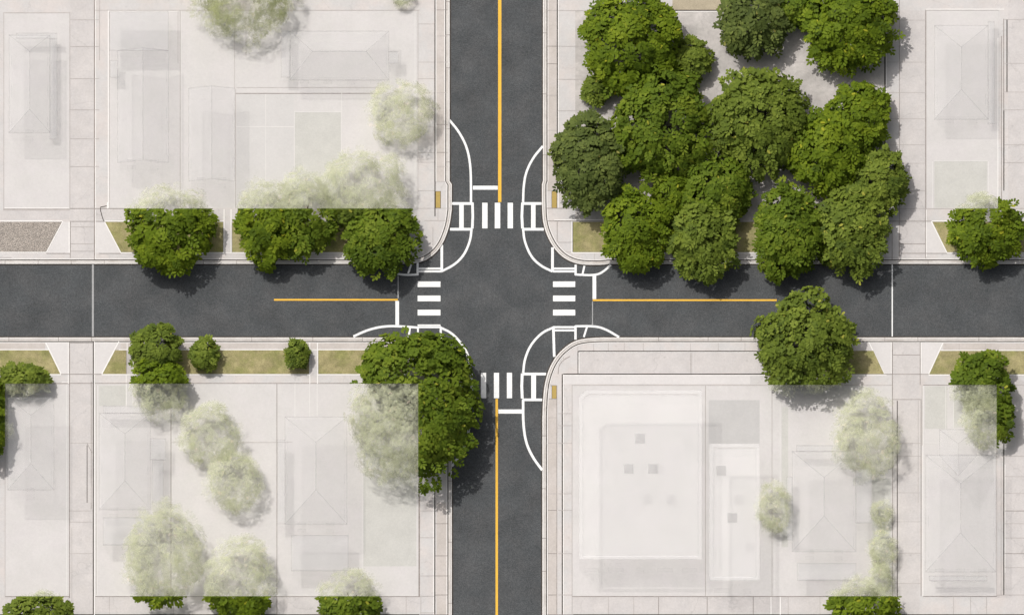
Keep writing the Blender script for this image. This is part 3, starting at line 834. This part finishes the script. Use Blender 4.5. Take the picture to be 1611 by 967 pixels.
# ------------------------------------------------------------------ trees
def spray_arrays(rng, r3, c3, rag=1.0, keep=1.0, leaf=1.0, density=4.7):
    """Lobed sprays of leaves over a clumped dome. r3: (rx, ry, rz_up), c3: crown centre. Returns verts, faces n, tint."""
    rx, ry, rz = r3
    rm = (rx + ry) / 2
    ncl = int(10 + 3.2 * rm)
    g = np.arange(ncl) + .5
    elev = np.arcsin(np.clip(-0.30 + 1.30 * g / ncl, -1, 1))
    az = g * 2.39996 + rng.uniform(0, 6.28)
    cd = np.stack([np.cos(elev) * np.cos(az), np.cos(elev) * np.sin(az), np.sin(elev)], 1)
    cd += rng.normal(0, .10, cd.shape)
    clr = rng.uniform(.25, .40, ncl) * rm
    cc = cd * np.array([rx, ry, rz]) * (rng.uniform(.62, .80, (ncl, 1)))
    ctint = rng.normal(0, .15, ncl)
    ns = int(density * 1.18 * 2 * math.pi * rm * rm / (leaf ** 2) * keep)
    ns = max(ns, 60)
    ci = rng.choice(ncl, ns, p=clr ** 2 / (clr ** 2).sum())
    d = rng.normal(0, 1, (ns, 3))
    d /= np.linalg.norm(d, axis=1, keepdims=True)
    outw = cc[ci] / (np.linalg.norm(cc[ci], axis=1, keepdims=True) + 1e-6)
    flip = (d * outw).sum(1) < -0.25
    d[flip] *= -1
    base = cc[ci] + d * (clr[ci] * rng.uniform(.66, 1.08, ns))[:, None] * np.array([1, 1, .85])
    ph = rng.uniform(0, 6.283, 4)
    nrm = d * .55 + outw * .35 + np.array([0, 0, .42]) + rng.normal(0, .10, (ns, 3))
    # sprigs that stick out of the crown's outline
    nsp = int(26 * rm / leaf * keep) + 6
    sa = rng.uniform(0, 6.283, nsp); se = rng.uniform(-.25, .75, nsp)
    sd = np.stack([np.cos(se) * np.cos(sa), np.cos(se) * np.sin(sa), np.sin(se)], 1)
    sb = sd * np.array([rx, ry, rz]) * rng.uniform(.92, 1.10, nsp)[:, None]
    base = np.concatenate([base, sb]); d = np.concatenate([d, sd]); outw = np.concatenate([outw, sd])
    nrm = np.concatenate([nrm, sd * .35 + np.array([0, 0, .8]) + rng.normal(0, .15, (nsp, 3))])
    ci = np.concatenate([ci, rng.integers(0, ncl, nsp)]); ns += nsp
    nrm /= np.linalg.norm(nrm, axis=1, keepdims=True)
    ax = d * .8 + outw * .5 + np.array([0, 0, -.4]) + rng.normal(0, .28, (ns, 3))
    ax -= nrm * (ax * nrm).sum(1, keepdims=True)
    ax /= np.linalg.norm(ax, axis=1, keepdims=True) + 1e-9
    side = np.cross(nrm, ax)
    ba = np.arctan2(base[:, 1], base[:, 0])
    wr = 1 + rag * (.045 * np.sin(3 * ba + ph[0]) + .045 * np.sin(5 * ba + ph[1]) + .045 * np.sin(9 * ba + ph[2]) + .04 * np.sin(14 * ba + ph[3]))
    base[:, :2] *= wr[:, None]
    leaf = leaf * 1.22
    L_ = rng.uniform(.65, 1.15, ns) * leaf
    T = np.array([1.0, .80, .80, .52, .52, .22, .22])
    SD = np.array([0, 1, -1, 1, -1, 1, -1.])
    WD = np.array([0, .20, .20, .29, .29, .27, .27])
    nl = len(T)
    lc = (base[:, None, :] + ax[:, None, :] * (L_[:, None] * (T - .55)[None])[..., None]
          + side[:, None, :] * (L_[:, None] * (SD * WD)[None])[..., None]
          - nrm[:, None, :] * (L_[:, None] * (T ** 2 * .30)[None])[..., None])
    lax = ax[:, None, :] * np.where(SD == 0, 1, .62)[None, :, None] + side[:, None, :] * (SD * .78)[None, :, None]
    lax = lax + rng.normal(0, .12, lax.shape)
    lax /= np.linalg.norm(lax, axis=2, keepdims=True)
    ln_ = nrm[:, None, :] + rng.normal(0, .13, lax.shape)
    ln_ /= np.linalg.norm(ln_, axis=2, keepdims=True)
    lsd = np.cross(ln_, lax)
    la = (.225 * leaf * rng.uniform(.8, 1.2, (ns, nl)))
    lb = (.128 * leaf * rng.uniform(.8, 1.2, (ns, nl)))
    ang = np.array([0, 50, 115, 180, 245, 310]) * math.pi / 180
    v = (lc[:, :, None, :] + lax[:, :, None, :] * (la[:, :, None] * np.cos(ang))[..., None]
         + lsd[:, :, None, :] * (lb[:, :, None] * np.sin(ang))[..., None])
    v = v.reshape(-1, 3) + np.array(c3)
    t = .5 + ctint[ci][:, None] + rng.normal(0, .15, (ns, 1)) + rng.normal(0, .07, (ns, nl))
    hot = rng.random((ns, nl)) < .006
    t = np.where(hot, 1.0, np.clip(t, 0, .93)).reshape(-1)
    return v, len(ang), t


def leaf_mesh(v, k, t, off):
    nv = len(v); nf = nv // k
    me = bpy.data.meshes.new('crown')
    me.vertices.add(nv); me.vertices.foreach_set('co', (v - np.array(off)).astype(np.float32).ravel())
    me.loops.add(nv); me.loops.foreach_set('vertex_index', np.arange(nv, dtype=np.int32))
    me.polygons.add(nf); me.polygons.foreach_set('loop_start', np.arange(0, nv, k, dtype=np.int32))
    me.update(calc_edges=True)
    a = me.attributes.new('tint', 'FLOAT', 'FACE')
    a.data.foreach_set('value', t.astype(np.float32))
    return me


def half(me, planes):
    """Keep what lies on the positive side of every (co, normal)."""
    bm = bmesh.new(); bm.from_mesh(me)
    for co, no in planes:
        bmesh.ops.bisect_plane(bm, geom=bm.verts[:] + bm.edges[:] + bm.faces[:], plane_co=co, plane_no=no, clear_inner=True)
    return bm


def plane(spec, off):
    side, val = spec
    if side[0] == 'x':
        co = Vector(((val - 805.5) / S, 0, 0)); no = Vector((1, 0, 0))
        if side[1] == '<': no = -no
    else:
        co = Vector(P(0, val, 0)); no = Vector((0, -CT, -ST))       # 'y>' : lower in the photo = south
        if side[1] == '<': no = -no
    return (co - Vector(off), no)


def trunk(root, x, y, zc, r, mat, rng):
    mb = MB()
    th = zc - 0.22 * r
    br = .045 * r + .06
    mb.tube([(x, y, Z_PAVE - .02), (x + .02, y, .4), (x + .05 * r * .2, y, th * .6), (x, y, th)], [br * 1.5, br, br * .85, br * .6])
    for k in range(6):
        a = k * 1.047 + rng.uniform(-.3, .3)
        z0 = th * rng.uniform(.55, .9)
        q = .30 * r
        mb.tube([(x, y, z0), (x + math.cos(a) * q * .5, y + math.sin(a) * q * .5, z0 + .12 * r), (x + math.cos(a) * q, y + math.sin(a) * q, z0 + .24 * r)], [br * .5, br * .33, br * .12], 6)
    mb.build('trunk', mat, root)


tree_no = [0]


def tree(cx, cy, rx, ry, kind, label, cut=None, group=None, name='tree', cat='tree', leaf=1.0, density=4.7, seed=None, flatz=.70, rag=.8):
    tree_no[0] += 1
    rng = np.random.default_rng(100 + tree_no[0] if seed is None else seed)
    mx, my = rx / S, ry / S / CT
    rm = (mx + my) / 2
    rzu = flatz * rm
    zc = min(1.4, .45 + .28 * rm) + .26 * rm
    x, y, _ = P(cx, cy, zc)
    e = empty(name, (x, y, Z_PAVE), label, cat, group)
    r3 = (mx - .40 * leaf, my - .40 * leaf, rzu)
    off = (x, y, Z_PAVE)
    ghost_all = cut in ('faded', 'half')
    st = rng.bit_generator.state
    if ghost_all:
        v, k, t = spray_arrays(rng, r3, (x, y, zc), rag, keep=.80, leaf=leaf, density=density)
        me = leaf_mesh(v, k, t, off); me.materials.append(M['f_leaf'] if cut == 'faded' else M['f_leaf2'])
        link(bpy.data.objects.new('crown', me), e)
        trunk(e, x, y, zc, rm, M['f_bark'], rng)
        return e
    v, k, t = spray_arrays(rng, r3, (x, y, zc), rag, leaf=leaf, density=density)
    me = leaf_mesh(v, k, t, off)
    if cut is None:
        me.materials.append(LEAF[kind])
        link(bpy.data.objects.new('crown', me), e)
    else:
        pl = [plane(s, off) for s in cut]
        # green rest: outside at least one of the planes
        bmf = bmesh.new()
        for i in range(len(pl)):
            b = half(me, pl[:i] + [(pl[i][0], -pl[i][1])])
            tmp = bpy.data.meshes.new('tmp'); b.to_mesh(tmp); b.free()
            bmf.from_mesh(tmp); bpy.data.meshes.remove(tmp)
        mg = bpy.data.meshes.new('crown'); bmf.to_mesh(mg); bmf.free()
        mg.materials.append(LEAF[kind])
        o = link(bpy.data.objects.new('crown', mg), e)
        fp = .80
        nspr = len(t) // 7
        kp = np.repeat(rng.random(nspr) < fp, 7)
        m2 = leaf_mesh(v.reshape(-1, k, 3)[kp].reshape(-1, 3), k, t[kp], off)
        b = half(m2, pl)
        mf = bpy.data.meshes.new('veiled_crown'); b.to_mesh(mf); b.free()
        bpy.data.meshes.remove(m2)
        mf.materials.append(M['f_leaf'])  # past the cut the veil is carried by paler leaves
        o = link(bpy.data.objects.new('veiled_crown', mf), e)
        o['label'] = 'part of the crown coloured pale for the white veil over the lot'
        bpy.data.meshes.remove(me)
    trunk(e, x, y, zc, rm, M['f_bark'] if cut and all((P(cx, cy)[0] * 13.4 + 805.5 - v) * (1 if sd[1] == '>' else -1) > 0 if sd[0] == 'x' else (cy - v) * (1 if sd[1] == '>' else -1) > 0 for sd, v in cut) else M['bark'], rng)
    return e


NV = 'half faded trees along the north verge'
N_ = [('y<', 328)]
G_ = 'green trees of the corner grove'
FD = 'faded trees on the pale lots'
# --- north-west
tree(385, -8, 86, 76, 'olive', 'large faded tree cut by the top edge above the wide hipped house', 'half', FD)
tree(632, -6, 22, 19, 'olive', 'small faded treetop at the top edge near the upright road', 'faded', FD, leaf=.8)
tree(631, 177, 52, 53, 'olive', 'round faded tree standing alone left of the upright road', 'faded', FD)
tree(267, 360, 69, 70, 'fresh', 'bright round tree, leftmost of the row above the road, top faded', N_, NV)
tree(425, 348, 56, 66, 'fresh', 'rounded bright tree in the verge just right of the narrow path, top faded', N_, NV)
tree(480, 335, 50, 70, 'mid', 'broad tree touching its left neighbour in the middle of the north verge, top faded', N_, NV)
tree(572, 294, 68, 64, 'olive', 'large mostly faded tree behind the corner tree above the road', N_, NV)
tree(600, 370, 61, 65, 'mid', 'green tree at the road corner overhanging the asphalt, top faded', N_, NV)
# --- south-west
S_ = [('y>', 603), ('x>', 148), ('x<', 658)]
GS = 'half faded trees on the south side'
tree(244, 552, 41, 46, 'olive', 'upright green tree in the south verge reaching over the road edge', None, 'green verge trees', leaf=.9)
tree(250, 612, 46, 50, 'fresh', 'half faded tree just below the upright verge tree', S_, GS, leaf=.9)
tree(322, 556, 24, 27, 'olive', 'small round shrub in the verge beside the upright tree', None, 'round shrubs in the south verge', 'shrub', 'shrub', .72, 6.5)
tree(467, 557, 20, 24, 'olive', 'small round shrub in the verge beside the footpath', None, 'round shrubs in the south verge', 'shrub', 'shrub', .72, 6.5)
tree(-26, 655, 37, 80, 'fresh', 'tall green tree cut by the left edge beside the far left lot', [('x>', 8), ('y>', 603)], GS)
tree(36, 597, 42, 27, 'olive', 'low bushy tree at the top of the far left lower lot', [('y>', 603), ('x>', 8)], GS, leaf=.85)
tree(330, 683, 50, 51, 'olive', 'round faded tree, uppermost on the lower left lot', 'faded', FD)
tree(368, 758, 47, 51, 'olive', 'round faded tree just below the uppermost faded tree', 'faded', FD)
tree(257, 874, 66, 84, 'fresh', 'large faded tree beside the lower left house, green at its foot', [('y<', 937)], GS)
tree(377, 910, 59, 68, 'fresh', 'half faded tree between the large faded tree and the ribbed extension', [('y<', 937)], GS)
tree(552, 944, 50, 52, 'mid', 'half faded tree at the bottom edge below the ribbed extension', [('y<', 937)], GS)
tree(60, 976, 56, 48, 'olive', 'green tree at the bottom edge below the far left lot', [('y<', 937), ('x<', 109)], GS)
tree(651, 646, 101, 122, 'mid', 'very large tree over the road corner, its lower left quarter faded', [('y>', 603), ('x<', 658)], GS, density=5.6, rag=.25)
# --- grove, north-east
tree(992, 66, 78, 86, 'fresh', 'large bright tree at the top left of the grove', None, G_)
tree(1088, 92, 33, 36, 'olive', 'small yellowish tree on the right flank of the top left tree', None, G_, leaf=.9)
tree(938, 142, 24, 24, 'olive', 'small leafy shrub under the left flank of the top left tree', None, G_, 'shrub', 'shrub', .8)
tree(927, 256, 60, 77, 'dark', 'dark dull green tree, leftmost in the grove', None, G_)
tree(1040, 198, 76, 86, 'mid', 'big tree in the middle left of the grove beside the dark tree', None, G_)
tree(1194, 190, 74, 86, 'olive', 'big tree in the centre of the grove by the open paving', None, G_)
tree(1186, 32, 58, 60, 'dark', 'dark tree at the top edge beside the tan paving strip', None, G_)
tree(1248, 12, 42, 36, 'mid', 'low tree filling the gap between the two top edge trees', None, G_, leaf=.9)
tree(1336, 40, 74, 76, 'fresh', 'large bright tree at the top right of the grove', None, G_)
tree(1352, 184, 50, 55, 'fresh', 'smaller bright tree on the right rim of the grove below the top right tree', None, G_)
tree(1302, 238, 64, 66, 'fresh', 'bright tree right of the centre of the grove', None, G_)
tree(1388, 284, 42, 52, 'olive', 'dull tree on the right rim of the grove by the driveway', None, G_, leaf=.9)
tree(1058, 303, 34, 40, 'fresh', 'small tree between the middle left tree and the lower row', None, G_, leaf=.85)
tree(1128, 296, 54, 58, 'mid', 'rounded tree below the centre tree, over the lower row', None, G_)
tree(1001, 362, 54, 66, 'fresh', 'leftmost tree of the lower row of the grove', None, G_)
tree(1108, 376, 56, 66, 'olive', 'second tree from the left in the lower row of the grove', None, G_)
tree(1240, 364, 54, 76, 'mid', 'tall crowned tree, third from the left in the lower row of the grove', None, G_)
tree(1345, 360, 58, 74, 'olive', 'rightmost tree of the lower row of the grove', None, G_)
# --- east and south-east
tree(1551, 360, 58, 57, 'fresh', 'green tree in the right verge above the road with faded top corner', [('y<', 328), ('x<', 1570)], NV)
tree(1268, 542, 77, 79, 'olive', 'large deep green tree overhanging the road right of the crossing, lower edge faded', [('y>', 605)], GS)
tree(1545, 602, 50, 52, 'mid', 'green tree in the right verge below the road, lower half faded', [('y>', 605), ('x<', 1568)], GS)
tree(1554, 662, 44, 42, 'mid', 'half faded tree right of the front wing of the cross roofed house', [('y>', 605), ('x<', 1568)], GS, leaf=.9)
tree(1362, 688, 54, 72, 'olive', 'large faded tree behind the house with the stepped bay', 'faded', FD)
tree(1217, 798, 30, 41, 'olive', 'small faded tree between the white building and the house', 'faded', FD, leaf=.85)
tree(1387, 806, 20, 22, 'olive', 'tiny faded tree right of the stepped bay', 'faded', FD, leaf=.75)
tree(1388, 862, 24, 33, 'olive', 'narrow faded tree below the tiny faded tree', 'faded', FD, leaf=.85)
tree(1385, 912, 24, 30, 'olive', 'narrow faded tree above the half faded bottom edge tree', 'faded', FD, leaf=.85)
tree(1356, 958, 58, 50, 'fresh', 'half faded tree at the bottom edge beside the right driveway', [('y<', 937)], GS)

# ------------------------------------------------------------------ camera, light, world
cam = bpy.data.cameras.new('camera')
cam.type = 'ORTHO'
cam.ortho_scale = 1611 / S
cam.clip_end = 2000
co = bpy.data.objects.new('camera', cam)
D = 120
co.location = (0, -ST * D, CT * D)
co.rotation_euler = (TILT, 0, 0)
link(co)
scene.camera = co

EL = math.radians(60)
sx, sy = -math.sin(math.radians(45)), math.cos(math.radians(45))      # towards the sun (north-west)
sun = bpy.data.lights.new('sun', 'SUN')
sun.energy = 2.5
sun.angle = math.radians(0.6)
sun.color = (1.0, 0.97, 0.925)
so = bpy.data.objects.new('sun', sun)
so.rotation_euler = Vector((sx * math.cos(EL), sy * math.cos(EL), math.sin(EL))).to_track_quat('Z', 'Y').to_euler()
so.location = (-30, 30, 60)
link(so)
w = bpy.data.worlds.new('World')
scene.world = w
w.use_nodes = True
nt = w.node_tree
bg = nt.nodes['Background']
sk = nt.nodes.new('ShaderNodeTexSky')
sk.sky_type = 'NISHITA'
sk.sun_disc = False
sk.sun_elevation = EL
sk.sun_rotation = math.radians(-45)
sk.dust_density = 6.0
sk.ozone_density = 0.2
hs = nt.nodes.new('ShaderNodeHueSaturation')
hs.inputs['Saturation'].default_value = 0.35
nt.links.new(sk.outputs[0], hs.inputs['Color'])
nt.links.new(hs.outputs[0], bg.inputs['Color'])
bg.inputs['Strength'].default_value = 0.10

scene.view_settings.view_transform = 'Standard'
scene.view_settings.look = 'None'
scene.view_settings.gamma = 1
scene.view_settings.use_curve_mapping = False
scene.view_settings.exposure = 0.0
scene.cycles.transparent_max_bounces = 48
scene.cycles.max_bounces = 6
scene.cycles.use_denoising = True
